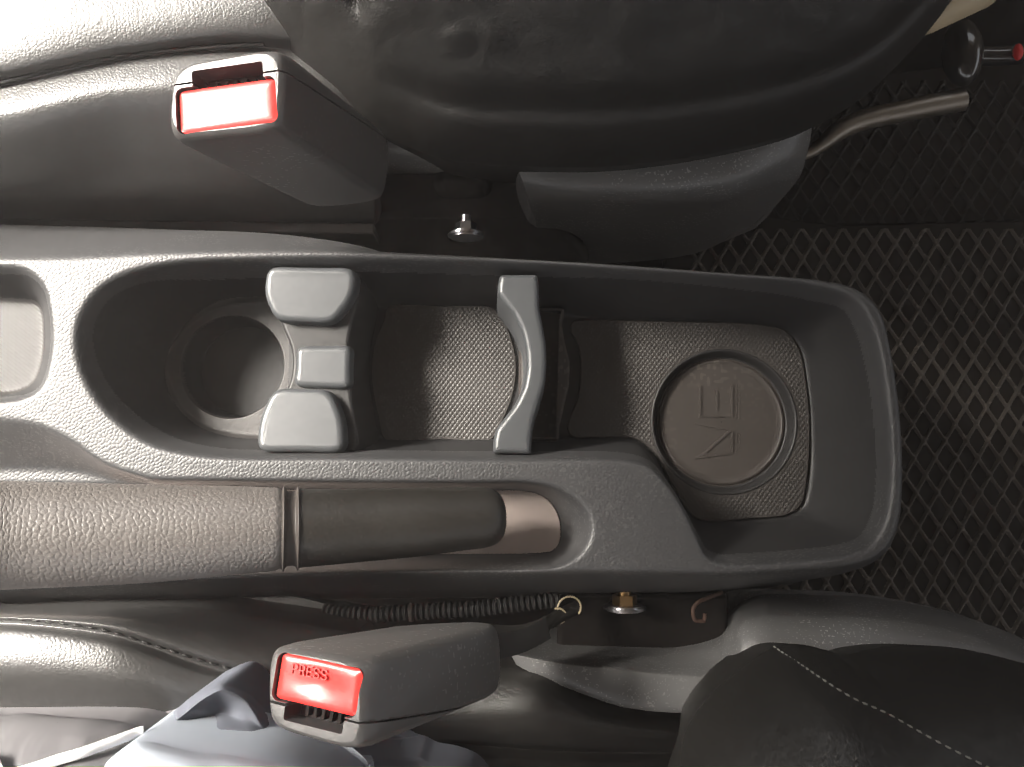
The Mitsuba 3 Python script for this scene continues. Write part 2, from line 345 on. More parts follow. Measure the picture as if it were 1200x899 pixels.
def loft(rim_loop, floor_loop, depth):
    a, b = sdf(rim_loop, GX, GY), sdf(floor_loop, GX, GY)
    a_, b_ = np.maximum(a, 0), np.maximum(-b, 0)
    return np.where(a <= 0, 0, np.where(b >= 0, 1, a_ / (a_ + b_ + 1e-9))) * depth, a, b
d_out, d_foot = sdf(outer, GX, GY), sdf(foot, GX, GY)
t = np.where(d_out >= 0, 0, np.where(d_foot < 0, 1, -d_out / (-d_out + np.maximum(d_foot, 0) + 1e-9)))
z_out = -0.05 * t ** 1.25 - np.where(d_foot < 0, np.minimum(-d_foot * 5, 0.10), 0)
z_bin, s_bin, sf_bin = loft(rim, floor_l, BIN_Z)
z_slot, s_slot, sf_slot = loft(slot, slot_f, -0.034)
z_step, s_step, _ = loft(step_r, step_f, -0.026)
z_pock, s_pock, sf_pock = loft(pocket, pocket_f, -0.03)
Z = np.minimum.reduce([z_out, z_bin, z_slot, z_step, z_pock])
Z = gaussian_filter(Z, 1.6 * MM / G * 1.0)
# the cup well sunk in the bin floor, with a low lip, and the round coaster well under the rear mat
cup_c = at(273, 430, BIN_Z); R_CUP = 0.0305
r = np.hypot(GX - cup_c[0], GY - cup_c[1])
well = np.clip((R_CUP - r) / 0.003, 0, 1); well = well * well * (3 - 2 * well)
Z = Z - 0.024 * well
ring_in = (sf_bin > 0) & (GX < at(420, 0, BIN_Z)[0])
coast = np.hypot(GX - at(848.5, 494, BIN_Z + 0.002)[0], GY - at(848.5, 494, BIN_Z + 0.002)[1])
Z = Z - 0.009 * np.clip((0.0424 - coast) / 0.0015, 0, 1)
lipd = np.clip(1 - np.abs(sf_bin - 0.0012) / 0.0012, 0, 1)
Z = Z + np.where(ring_in, 0.0012 * np.clip(sf_bin / 0.001, 0, 1), 0)
grained = 1 - np.clip((s_bin - 0.0005) / 0.002, 0, 1); grained *= 1 - np.clip((s_pock - 0.0005) / 0.002, 0, 1); grained *= 1 - np.clip((sf_slot + 0.004) / 0.002, 0, 1)
Z = Z + 0.0002 * grained * (leather_relief(GX, GY, 0.00195, 3) - 0.5)
Z = Z + 0.0002 * np.clip(sf_pock / 0.002, 0, 1) * np.sin((GX * 0.75 + GY) * 2 * math.pi / 0.0021)
P = np.stack([GX, GY, Z], -1)
full = grid_mesh(P)
fc = full.faces[:, 0]
zone = np.zeros(GX.shape, int)
zone[s_bin > 0.003] = 1
zone[(sf_bin > 0) & (GX < at(350, 0, BIN_Z)[0])] = 2
zone[r < R_CUP - 0.0005] = 3
zone[s_pock > 0.0025] = 5
zone[sf_pock > 0] = 6
zn = zone.ravel()[fc]
lowest = Z.ravel()[full.faces].max(1) > -0.149
def part(k, name, mat, **kw):
    m = trimesh.Trimesh(full.vertices, full.faces[(zn == k) & lowest], process=False); v, f, n = meshkit.arrays(full, True)
    used = np.unique(m.faces); remap = -np.ones(len(v), int); remap[used] = np.arange(len(used))
    sub = (v[used], remap[m.faces]); key = numbered(f'{con}__{name}')
    path = meshkit.write_ply(sub, True, normals=NORMALS[used])
    scene[key] = {'type': 'ply', 'filename': path, 'face_normals': False, 'bsdf': {'type': 'ref', 'id': mat}}
    if kw: labels[key] = kw
NORMALS = meshkit.arrays(full, True)[2]
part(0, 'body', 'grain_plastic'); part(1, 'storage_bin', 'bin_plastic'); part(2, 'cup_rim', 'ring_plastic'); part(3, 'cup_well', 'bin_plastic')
obj('slot_plate', prism(np.c_[slot_f[:, :2], np.full(len(slot_f), -0.0305)], -0.036, 0.0006), 'slot_plate', con, smooth=40, label='pinkish brown plate at the bottom of the lever slot'); part(5, 'front_pocket', 'bin_plastic'); part(6, 'pocket_floor', 'pocket_rubber')

# ---------------------------------------------------------------- rubber mats in the bin
FZ = BIN_Z
mat1 = curve(pts([(456,359),(520,359),(572,359),(588,372),(600,400),(605,432),(600,465),(588,495),(575,515),(520,515),(452,515),(444,490),(437,455),(436,425),(441,398),(450,376)], FZ + 0.002), 500)
k = thing('bin_mat', 'small diamond-textured rubber mat with curved ends between the two cup dividers', 'mat')
obj('sheet', merge(prism(mat1, FZ + 0.0002, 0.0006), knurled(mat1, FZ + 0.0022)), 'knurled_rubber', k, smooth=50)
k = thing('bin_mat', 'larger diamond-textured rubber mat with a round coaster well at the rear end of the bin', 'mat')
ml = curve(pts([(671,377),(684,375),(760,376),(895,381),(921,388),(936,408),(945,450),(949,500),(946,560),(938,593),(921,604),(880,608),(840,611),(815,607),(790,572),(764,528),(742,514),(700,513),(671,512),(665,502),(668,488),(676,468),(680,440),(679,415),(674,398),(668,388)], FZ + 0.002), 700)
cc = at(848.5, 494, FZ + 0.002); RC = 85 * (CAM_H - FZ) / FOCAL
th = np.linspace(0, 2 * math.pi, 240, endpoint=False)
def ring_loop(rad, z, n=240): a = np.linspace(0, 2 * math.pi, n, endpoint=False); return np.stack([cc[0] + rad * np.cos(a), cc[1] + rad * np.sin(a), np.full(n, z)], 1)
def flat_with_hole(Lo, Li, z):
    q = np.vstack([Lo[:, :2], Li[:, :2]]); f = earcut.triangulate_float64(q, np.array([len(Lo), len(q)], dtype=np.uint32)).reshape(-1, 3)
    m = trimesh.Trimesh(np.c_[q, np.full(len(q), z)], f, process=False)
    if m.face_normals[:, 2].mean() < 0: m.invert()
    return m
Lo = ml; zt = FZ + 0.0024
Lb = Lo.copy(); Lb[:, 2] = FZ + 0.0002; Lm = Lo.copy(); Lm[:, 2] = zt - 0.0006; Lt = Lo - loop_normals(Lo) * 0.0006; Lt[:, 2] = zt
side = grid_mesh(np.array([Lb, Lm, Lt]), True); side.fix_normals()
obj('sheet', merge(flat_with_hole(Lt, ring_loop(RC - 0.0002, zt), zt), side, knurled(ml, zt + 0.0002, lambda X, Y: np.hypot(X - cc[0], Y - cc[1]) > RC + 0.001)), 'knurled_rubber', k, smooth=50)
prof = [(RC + 0.0002, zt - 0.0005), (RC + 0.0001, zt + 0.0004), (RC - 0.0007, zt + 0.0006), (RC - 0.0014, zt), (RC - 0.0022, zt - 0.002), (RC - 0.004, zt - 0.0072), (RC - 0.0056, zt - 0.0074)]
pr = curve(np.array(prof), 24, False)
obj('coaster_rim', grid_mesh(np.array([ring_loop(a, b) for a, b in pr]), True), 'divider_plastic', k)
# the floor below the coaster is drawn from the mat's own cup, so the bin keeps a flat bottom 1 mm under it
zd = zt - 0.0068; RD = RC - 0.0046
dp = [(RD, zd - 0.0003), (RD - 0.0006, zd - 0.0003), (RD - 0.0012, zd + 0.0008), (RD - 0.0022, zd + 0.0011), (RD - 0.0032, zd + 0.0004), (RD - 0.006, zd), (RD * 0.5, zd), (0.0004, zd)]
obj('coaster_disc', grid_mesh(np.array([ring_loop(a, b) for a, b in dp]), True), 'rubber', k, smooth=30)
def stroke(pl, w, z, h):
    g = shapely.LineString(pl).buffer(w / 2, cap_style='flat', join_style='mitre')
    m = trimesh.creation.extrude_polygon(g, h, engine='earcut'); m.apply_translation([0, 0, z]); return m
def e(x, y): q = at(740 + x / 4.282, 390 + y / 4.281, zd); return (q[0], q[1])
em = [[e(345,265), e(345,418), e(505,418), e(505,265)], [e(430,290), e(430,380)], [e(320,455), e(500,488), e(360,610), e(505,598)], [e(318,628), e(505,604)], [e(505,490), e(505,600)]]
emb = [stroke(x, 0.0011, zd, 0.0009) for x in em]
for y in list(range(262, 432, 22)) + list(range(500, 590, 22)):
    emb.append(stroke([e(528, y), e(528, y + 13)], 0.0006, zd, 0.0004)); emb.append(stroke([e(543, y + 4), e(543, y + 15)], 0.0006, zd, 0.0004))
obj('emblem', merge(*emb), 'rubber', k, smooth=False, label='raised N E lettering moulded into the coaster, read from the side')

# ---------------------------------------------------------------- cup dividers
k = thing('cup_divider', 'dark cup divider block topped by three light grey pads at the front of the bin', 'cup divider')
zt = -0.016
blk = curve(pts([(338,314),(416,315),(419,345),(414,372),(409,398),(408,432),(411,458),(415,486),(417,527),(330,527),(318,505),(330,470),(341,440),(341,410),(330,380),(322,350)], zt), 500)
obj('block', prism(blk, BIN_Z + 0.0005, 0.002, 0.003), 'divider_plastic', k, smooth=50)
def pad(ctrl, z, zb, tilt=None, bev=0.0034):
    L = curve(pts(ctrl, z), 300); 
    if tilt: L[:, 2] += tilt(L)
    obj('pad', prism(L, zb, bev, 0.0006, 8), 'satin_plastic', k, smooth=50)
def rc(ctrl, rnd=4):
    """Straight-sided outline with slightly rounded corners (measured units)."""
    out = []
    for i, p in enumerate(ctrl):
        a, b = np.array(ctrl[i - 1], float), np.array(ctrl[(i + 1) % len(ctrl)], float); p = np.array(p, float)
        da, db = a - p, b - p; la, lb = np.linalg.norm(da), np.linalg.norm(db)
        out += [tuple(p + da / la * min(rnd, la / 3)), tuple(p + (da / la * min(rnd, la / 3) + db / lb * min(rnd, lb / 3)) * 0.29), tuple(p + db / lb * min(rnd, lb / 3))]
        if lb > 24: out += [tuple(p + db * 0.35), tuple(p + db * 0.65)]
    return out
yc = at(360, 345, -0.004)[1]
pad(rc([(312,311),(417,313),(414,346),(390,378),(321,375),(307,345)], 13), -0.006, -0.0185, lambda L: -0.10 * (L[:, 1].max() - L[:, 1]) * 0.6)
pad(rc([(346,405),(412,404),(410,430),(411,456),(343,453),(346,430)], 11), -0.012, -0.0185)
pad(rc([(318,454),(386,456),(401,490),(404,530),(299,529),(302,490)], 13), -0.006, -0.0185, lambda L: -0.10 * (L[:, 1] - L[:, 1].min()) * 0.6)

k = thing('cup_divider', 'wavy light grey cup divider standing across the middle of the bin', 'cup divider')
zt = -0.005
lf = [(586,321),(583,333),(583,344),(591,355),(602,369),(611,388),(616,410),(617,432),(613,454),(604,473),(591,490),(581,503),(578,517),(578,531)]
rt = [(622,532),(623,512),(626,492),(633,470),(639,448),(641,425),(640,402),(636,380),(632,360),(632,340),(630,321)]
top = curve(pts(rc(lf + rt, 3), zt), 500)
obj('wall', prism(top, BIN_Z + 0.0005, 0.0032, 0.0015, 9), 'satin_plastic', k, smooth=50)
fl = curve(pts(rc([(610,360),(662,361),(658,378),(662,400),(668,425),(667,450),(661,475),(655,500),(655,516),(610,516)], 3), -0.046), 400)
obj('flange', prism(fl, BIN_Z + 0.0005, 0.0015, 0.001), 'rubber', k, smooth=50)

# ---------------------------------------------------------------- parking brake lever
k = thing('parking_brake_lever', 'leather-grained parking brake lever lying in its slot, blown bright at its front end', 'lever')
cl = [(-150,630,0.095),(-60,628,0.078),(0,627,0.067),(85,626,0.057),(170,625,0.048),(260,622,0.039),(345,619,0.030),(430,615,0.021),(500,611,0.015),(555,607,0.009),(592,605,0.005)]
C = curve(np.array([at(*q) for q in cl]), 1000, False)
rx = np.interp(C[:, 0], [at(*q)[0] for q in cl], [0.0225, 0.0225, 0.0222, 0.0218, 0.0212, 0.0200, 0.0182, 0.0172, 0.0163, 0.0152, 0.0145])
rx = gaussian_filter1d(rx, 20, mode='nearest')
def sub(a, b): xa, xb = at(*a)[0], at(*b)[0]; return (C[:, 0] >= xa) & (C[:, 0] <= xb)
m = sub((-150,0,0.09), (331,620,0.032))
rr = rx[m].copy(); nE = 16; rr[-nE:] = rr[-nE:] - 0.0012 * (1 - np.cos(np.linspace(0, math.pi / 2, nE)))
def pebbled(cc_, r_, sides, cell, amp, seed):
    g, uv = sweep(cc_, r_, sides); n = g.vertex_normals; c0_ = np.repeat(cc_, sides + 1, 0); v = np.array(g.vertices); q = len(c0_)
    d = v[:q] - c0_; d /= np.linalg.norm(d, axis=1, keepdims=True) + 1e-12
    h = leather_relief(uv[:q, 0], uv[:q, 1], cell, seed) - 0.5; h[:sides + 1] = 0; h[-sides - 1:] = 0
    v[:q] += d * (amp * h)[:, None]; return trimesh.Trimesh(v, g.faces, process=False), uv
g, uv = pebbled(C[m], rr, 300, 0.0024, 0.00022, 7); obj('grip', g, 'lever_grain', k, smooth=True)
m = sub((327,620,0.032), (353,619,0.029))
q = np.linspace(0, 1, m.sum()); rr = rx[m] - 0.0014 + 0.0022 * (np.exp(-((q - 0.2) / 0.09) ** 2) + np.exp(-((q - 0.86) / 0.09) ** 2))
g, uv = sweep(C[m], rr, 120); obj('seam_ring', g, 'rubber', k, smooth=True)
m = sub((349,619,0.029), (590,605,0.006))
rr = rx[m].copy() - 0.0003; nE = 56; a = np.linspace(0, 1, nE); rr[-nE:] = rr[-nE:] * (0.42 + 0.58 * np.sqrt(1 - a ** 3.2))
g, uv = pebbled(C[m], rr, 240, 0.0017, 0.0001, 9); obj('sleeve', g, 'sleeve_grain', k, smooth=True)

# ---------------------------------------------------------------- seat belt buckles
def buckle(label, F, B, r, seam_f, seam_b, strap=None, flip=1):
    """F, B: four measured corners (px, py, z) of the front and the rear end, in order top-left, top-right, bottom-right, bottom-left."""
    k = thing('seat_belt_buckle', label, 'seat belt buckle', 'seat belt buckles')
    F, B = [at(*q) for q in F], [at(*q) for q in B]
    f = np.array(F); c = f.mean(0)
    ex = (f[1] + f[2] - f[0] - f[3]); W = np.linalg.norm(ex) / 2; ex /= np.linalg.norm(ex)
    ey = (f[0] + f[1] - f[2] - f[3]); ey -= ex * (ey @ ex); H = np.linalg.norm(ey) / 2; ey /= np.linalg.norm(ey)
    ez = np.cross(ex, ey)
    if ez @ (cam - c) < 0: ez = -ez
    def loc(x, y, z=0): return c + ex * x + ey * y + ez * z
    hw, hh = W / 2, H / 2
    h = hull([q + (c - q) * 0.0 for q in F] + B, r)
    # the face is planed flat and hollowed for the button and the slot
    import manifold3d as m3
    def man(m): return m3.Manifold(m3.Mesh(np.asarray(m.vertices, np.float32), np.asarray(m.faces, np.uint32)))
    def rbox(x0, x1, y0, y1, z0, z1, rr):
        cs = m3.CrossSection.square((x1 - x0 - 2 * rr, y1 - y0 - 2 * rr)).translate((x0 + rr, y0 + rr)).offset(rr, m3.JoinType.Round, circular_segments=32)
        mm = cs.extrude(z1 - z0).translate((0, 0, z0)).to_mesh(); v = mm.vert_properties[:, :3]
        w = c + v[:, :1] * ex + v[:, 1:2] * ey + v[:, 2:3] * ez; ff = mm.tri_verts if np.cross(ex, ey) @ ez > 0 else mm.tri_verts[:, ::-1]
        return trimesh.Trimesh(w, ff, process=False)
    return k, h, loc, man, rbox, hw, hh, r, F, B, ex, ey, ez, c

def finish_buckle(data, slot_at, strap=None, seam=0.3):
    k, h, loc, man, rbox, hw, hh, r, F, B, ex, ey, ez, c = data
    zf = r * 0.80                                                   # the face plane
    sgn = 1 if slot_at == 'top' else -1
    rm = man(h).refine_to_length(0.003).to_mesh(); rm = trimesh.Trimesh(np.array(rm.vert_properties[:, :3]), np.array(rm.tri_verts), process=True)
    trimesh.smoothing.filter_taubin(rm, 0.5, -0.51, 24)
    body = man(rm)
    body = body - man(rbox(-1, 1, -1, 1, zf, 1, 0.01))
    bx0, bx1 = -hw - r * 0.3, hw + r * 0.3
    by_s, by_o = sgn * hh * 0.42, -sgn * (hh + r * 0.4)             # button between slot line and far side
    lo, hi = min(by_s, by_o), max(by_s, by_o)
    body = body - man(rbox(bx0 - 0.0006, bx1 + 0.0006, lo - 0.0006, hi + 0.0006, zf - 0.010, zf + 0.01, 0.0035))
    sy0, sy1 = (by_s - 0.001, sgn * (hh + r * 0.1)) if sgn > 0 else (sgn * (hh + r * 0.1), by_s + 0.001)
    body = body - man(rbox(-hw * 0.72, hw * 0.86, min(sy0, sy1), max(sy0, sy1), zf - 0.014, zf + 0.01, 0.0012))
    # parting seam around the housing: a groove
    ys = sgn * hh * seam
    out = body.refine_to_length(0.004).to_mesh()
    m = trimesh.Trimesh(out.vert_properties[:, :3], out.tri_verts, process=False)
    # lower and upper halves are split along the seam plane with a shallow groove
    d = (m.vertices - c) @ ey - ys
    nb = c + ey * ys
    cutp = body.trim_by_plane(tuple(ey * sgn), float((nb + ey * sgn * 0.0004) @ (ey * sgn)))
    cutm = body.trim_by_plane(tuple(-ey * sgn), float(-(nb - ey * sgn * 0.0004) @ (ey * sgn)))
    for nm, q in (('upper_shell', cutp), ('lower_shell', cutm)):
        mm = q.to_mesh(); tm = trimesh.Trimesh(mm.vert_properties[:, :3], mm.tri_verts, process=False)
        obj(nm, tm, 'buckle_plastic', k, smooth=40)
    core = hull([q + (np.mean(F + B, axis=0) - q) * 0.02 for q in F + B], r * 0.9)
    cm = (man(core) - man(rbox(-1, 1, -1, 1, zf - 0.012, 1, 0.01))).to_mesh()
    obj('inner_core', trimesh.Trimesh(cm.vert_properties[:, :3], cm.tri_verts, process=False), 'black_gap', k, smooth=30)
    # button: slightly dished, rounded
    bt = rbox(bx0, bx1, lo, hi, zf - 0.009, zf - 0.0012, 0.003)
    cs = man(bt).refine_to_length(0.0015).to_mesh(); v = np.array(cs.vert_properties[:, :3]); zl = (v - c) @ ez; yl = (v - c) @ ey; xl = (v - c) @ ex
    topv = zl > zf - 0.003
    edge = np.minimum(np.minimum(xl - bx0, bx1 - xl), np.minimum(yl - lo, hi - yl))
    dz = -0.0012 * np.exp(-edge / 0.0012) - 0.0016 * np.exp(-((yl - (lo + hi) / 2) / (0.3 * (hi - lo))) ** 2 - (xl / (hw * 0.6)) ** 2)
    v = v + np.where(topv, dz if sgn < 0 else -0.0008 * np.exp(-edge / 0.0012), 0)[:, None] * ez
    obj('release_button', trimesh.Trimesh(v, cs.tri_verts, process=False), 'red_plastic', k, smooth=35)
    if sgn < 0:                                                     # the moulded word, faint, at the far side of the button
        w = meshkit.text_mesh('PRESS', 0.0042, 0.0022); w.apply_translation([-w.bounds[:, 0].mean(), -w.bounds[:, 1].mean(), 0])
        q = np.array(w.vertices); xx = ex if np.cross(ex, ey) @ ez > 0 else -ex
        obj('press_lettering', trimesh.Trimesh(c + (q[:, :1] - hw * 0.25) * xx + (q[:, 1:2] + hi - (hi - lo) * 0.27) * ey + (q[:, 2:] + zf - 0.0030) * ez, w.faces, process=False), 'dark_red', k, smooth=False)
    tm = []
    for i in range(5):
        xx = -hw * 0.45 + hw * 0.22 * i
        tm.append(rbox(xx, xx + hw * 0.08, min(sy0, sy1) + 0.001, max(sy0, sy1) - 0.002, zf - 0.0125, zf - 0.008, 0.0004))
    obj('latch_teeth', merge(*tm), 'painted_steel', k, smooth=False)
    return k, loc, hw, hh

d = buckle('grey seat belt buckle lit almost white on its face, beside the passenger cushion', [(222,94,0.072),(324,76,0.079),(322,142,0.0773),(217,152,0.0703)],
           [(418,154,-0.005),(443,168,-0.005),(438,222,-0.012),(372,230,-0.012)], 0.0062, None, None)
finish_buckle(d, 'top', seam=0.62)
d = buckle('grey seat belt buckle with its red button facing up, beside the driver cushion', [(334,772,0.055),(420,788,0.068),(420,860,0.071),(334,836,0.058)],
           [(480,747,0.005),(570,744,0.012),(572,800,0.010),(500,822,0.0)], 0.0062, None, None)
kb, loc, hw, hh = finish_buckle(d, 'bottom', seam=0.55)
st = solid(resample_net([[(575,742,-0.012),(600,740,-0.02),(640,722,-0.035)],[(578,775,-0.012),(605,768,-0.02),(646,748,-0.035)]], 30, 40, (1, 1)), 0.004)
obj('sleeve', st, 'dark_leather', kb, smooth=40)

# ---------------------------------------------------------------- passenger seat (upper side of the picture)
k = thing('passenger_seat', 'black leather passenger seat whose cushion and backrest fill the upper side', 'car seat')
net = []
for row in ([(-120,-70,0.030),(0,-80,0.03),(150,-80,0.03),(300,-80,0.03),(420,-80,0.03)],
            [(-120,40,0.032),(0,20,0.032),(150,5,0.03),(300,0,0.028),(420,10,0.02)],
            [(-120,106,0.026),(0,86,0.026),(150,56,0.024),(300,45,0.02),(420,60,0.01)],
            [(-120,120,0.018),(0,100,0.018),(150,68,0.016),(300,55,0.012),(420,80,0.005)],
            [(-120,150,0.022),(0,130,0.022),(150,100,0.02),(300,95,0.014),(420,110,0.0)],
            [(-120,185,0.010),(0,175,0.010),(150,150,0.006),(300,150,0.0),(420,150,-0.012)],
            [(-120,225,-0.018),(0,222,-0.018),(150,200,-0.02),(300,200,-0.024),(430,190,-0.03)],
            [(-120,240,-0.045),(0,238,-0.045),(150,235,-0.045),(300,232,-0.048),(440,225,-0.05)],
            [(-120,262,-0.085),(0,262,-0.085),(150,262,-0.085),(300,262,-0.085),(440,262,-0.085)]): net.append(row)
Pc = resample_net(net, 420, 460, (4.2, 5.3)); Pc[..., 2] += 0.00013 * leather_relief(Pc[..., 0], Pc[..., 1], 0.0021, 12)
obj('cushion', solid(Pc, 0.05), 'seat_leather', k)
seam = curve(np.array([at(*q) for q in [(-110,112,0.0205),(0,97,0.0205),(60,82,0.02),(150,65,0.0185),(230,57,0.017),(310,52,0.015)]]), 200, False)
obj('piping', sweep(seam, 0.0012, 10)[0], 'dark_leather', k)
bo = [(255,-60),(268,0),(300,45),(345,90),(400,127),(440,153),(480,173),(520,187),(560,193),(610,195),(700,196),(780,189),(850,177),(910,163),(960,145),(1010,115),(1050,78),(1085,40),(1115,0),(1160,-60),(1170,-300),(1160,-820),(700,-860),(255,-820),(250,-300)]
def back_extra(X, Y, s):
    g = 0.007 * np.exp(-((s - 0.013) / 0.0032) ** 2) * np.clip((X - at(455, 0, 0)[0]) / 0.02, 0, 1)                      # a tucked seam along the lower edge
    xs = at(405, 60, 0.08)[0]; v = 0.009 * np.exp(-((X - xs - 0.15 * (0.2 - Y)) / 0.004) ** 2) * np.clip((s - 0.02) / 0.01, 0, 1)
    w = 0.009 * (meshkit.fbm(np.stack([X * 26, Y * 34, 0 * X], -1), 3, 4) - 0.5) * np.clip(s / 0.03, 0, 1) + 0.004 * (np.abs(meshkit.fbm(np.stack([X * 60 + Y * 40, Y * 90, 0 * X], -1), 2, 14) - 0.5) * 2 - 0.3) * np.clip(s / 0.02, 0, 1) * np.exp(-((s - 0.03) / 0.03) ** 2)
    return -g - v + w + 0.36 * np.clip((s - 0.10) / 0.10, 0, 1) ** 1.3
mb, fb = pillow(bo, -0.015, 0.125, 0.115, extra=back_extra, power=1.75, step=0.002)
obj('backrest', mb, 'dark_leather', k)
net = [[(600,110,-0.03),(650,110,-0.03),(760,105,-0.03),(860,100,-0.03),(930,90,-0.03),(952,90,-0.04)],
       [(604,190,-0.032),(650,190,-0.03),(760,190,-0.03),(860,175,-0.03),(930,150,-0.034),(952,150,-0.045)],
       [(612,215,-0.036),(660,220,-0.034),(760,222,-0.034),(850,212,-0.034),(920,190,-0.04),(946,182,-0.05)],
       [(619,240,-0.055),(668,240,-0.048),(760,240,-0.048),(842,236,-0.05),(900,218,-0.058),(938,208,-0.065)],
       [(626,262,-0.085),(674,264,-0.085),(760,262,-0.085),(830,256,-0.088),(884,240,-0.09),(920,230,-0.095)],
       [(624,296,-0.15),(674,298,-0.15),(760,294,-0.15),(820,286,-0.15),(866,268,-0.15),(900,254,-0.15)]]
obj('side_trim', solid(resample_net(net, 120, 200, (2, 2)), 0.03), 'trim_plastic', k, label='grained plastic side trim showing below the backrest')

net = [[(425,120,-0.03),(470,130,-0.03),(520,150,-0.03),(570,160,-0.035)],[(430,150,-0.034),(470,160,-0.033),(520,175,-0.033),(570,185,-0.038)],
       [(436,172,-0.036),(475,178,-0.035),(520,184,-0.036),(570,194,-0.042)],[(440,190,-0.05),(478,190,-0.046),(520,192,-0.046),(570,200,-0.05)],[(446,206,-0.09),(480,204,-0.085),(520,204,-0.085),(570,208,-0.09)]]
obj('side_trim', solid(resample_net(net, 60, 80, (2, 2)), 0.02), 'trim_plastic', k)

# ---------------------------------------------------------------- driver seat (lower side)
k = thing('driver_seat', 'black leather driver seat with stitched backrest corner and side trim at the lower side', 'car seat')
net = [[(-120,704,-0.07),(0,708,-0.07),(120,706,-0.07),(240,706,-0.07),(330,716,-0.07),(420,728,-0.075)],
       [(-120,709,-0.01),(0,711,-0.01),(120,709,-0.012),(240,712,-0.02),(330,726,-0.03),(420,742,-0.045)],
       [(-120,716,0.016),(0,719,0.016),(120,722,0.014),(240,740,0.002),(330,760,-0.012),(420,775,-0.03)],
       [(-120,722,0.021),(0,724,0.021),(120,734,0.019),(240,768,0.008),(330,792,-0.005),(420,810,-0.02)],
       [(-120,728,0.017),(0,730,0.017),(120,742,0.015),(240,780,0.004),(330,803,-0.008),(420,822,-0.022)],
       [(-120,736,0.022),(0,738,0.022),(120,752,0.021),(240,790,0.008),(330,815,-0.005),(420,835,-0.02)],
       [(-120,775,0.026),(0,775,0.026),(120,785,0.024),(240,812,0.01),(330,840,-0.005),(420,855,-0.02)],
       [(-120,830,0.015),(0,830,0.015),(120,838,0.012),(240,850,0.002),(330,870,-0.012),(420,880,-0.03)],
       [(-120,900,0.0),(0,900,0.0),(120,905,0.0),(240,910,-0.01),(330,920,-0.02),(420,930,-0.04)],
       [(-120,1000,0.0),(0,1000,0.0),(120,1000,0.0),(240,1000,-0.01),(330,1000,-0.02),(420,1000,-0.04)]]
Pd = resample_net(net, 420, 420, (2.9, 5.2)); Pd[..., 2] += 0.00013 * leather_relief(Pd[..., 0], Pd[..., 1], 0.0021, 13)
obj('cushion', solid(Pd, 0.05), 'seat_leather', k)
seam = curve(np.array([at(*q) for q in [(-110,723,0.0195),(0,725,0.0195),(60,729,0.019),(120,738,0.0175),(180,756,0.013),(240,775,0.007),(325,798,-0.005)]]), 300, False)
obj('seam_stitching', stitches(seam, 0.0045, 0.002, 0.0006), 'dark_leather', k, kind='stuff')
bo = [(780,960),(797,899),(803,860),(826,822),(866,785),(905,760),(935,755),(965,761),(990,767),(1020,761),(1060,757),(1110,758),(1160,767),(1230,785),(1320,800),(1340,1040),(1000,1060),(780,1040)]
sl = [(906,757),(925,770),(945,783),(970,800),(1000,818),(1040,836),(1070,853),(1110,875),(1160,900),(1220,930)]
def db_extra(X, Y, s):
    w = 0.004 * (meshkit.fbm(np.stack([X * 25, Y * 25, 0 * X], -1), 3, 8) - 0.5) * np.clip(s / 0.03, 0, 1)
    q = curve(np.array([at(p[0], p[1], 0.02 + 0.0006 * i * 40) for i, p in enumerate(sl)]), 200, False)[:, :2]
    return w
md, fd = pillow(bo, -0.01, 0.10, 0.09, extra=db_extra, power=2.2)
obj('backrest', md, 'dark_leather', k)
sp = on_surface(fd, sl, 0.03, 0.0006)
spc = curve(sp, 300, False)
obj('stitching', stitches(spc, 0.0022, 0.0016, 0.0005), 'thread', k, kind='stuff')
net = [[(570,742,-0.13),(640,742,-0.13),(700,745,-0.13),(780,748,-0.13),(840,735,-0.13),(866,712,-0.13),(900,698,-0.13),(1000,700,-0.13),(1080,711,-0.13),(1150,729,-0.13),(1230,765,-0.13)],
       [(580,752,-0.10),(650,760,-0.10),(700,762,-0.10),(780,765,-0.10),(845,752,-0.095),(866,716,-0.09),(900,704,-0.09),(1000,707,-0.09),(1080,718,-0.09),(1150,736,-0.09),(1230,772,-0.09)],
       [(590,762,-0.08),(655,774,-0.072),(700,778,-0.07),(780,786,-0.07),(845,788,-0.068),(868,730,-0.064),(900,720,-0.062),(1000,722,-0.062),(1080,731,-0.064),(1150,748,-0.068),(1230,784,-0.07)],
       [(595,766,-0.076),(658,778,-0.068),(700,783,-0.066),(780,791,-0.066),(848,796,-0.064),(868,745,-0.056),(900,740,-0.052),(1000,742,-0.052),(1080,748,-0.054),(1150,762,-0.06),(1230,796,-0.064)],
       [(600,772,-0.076),(660,792,-0.068),(705,806,-0.066),(780,818,-0.065),(850,818,-0.062),(869,780,-0.05),(900,778,-0.046),(1000,778,-0.046),(1080,782,-0.048),(1150,790,-0.055),(1230,815,-0.06)],
       [(603,778,-0.077),(663,806,-0.070),(735,830,-0.068),(780,835,-0.067),(850,838,-0.065),(870,840,-0.05),(900,840,-0.046),(1000,840,-0.046),(1080,840,-0.048),(1150,840,-0.055),(1230,850,-0.06)]]
obj('side_trim', solid(resample_net(net, 140, 320, (1.6, 2.2)), 0.02), 'trim_plastic', k, label='grey plastic side trim with a bright upper edge')
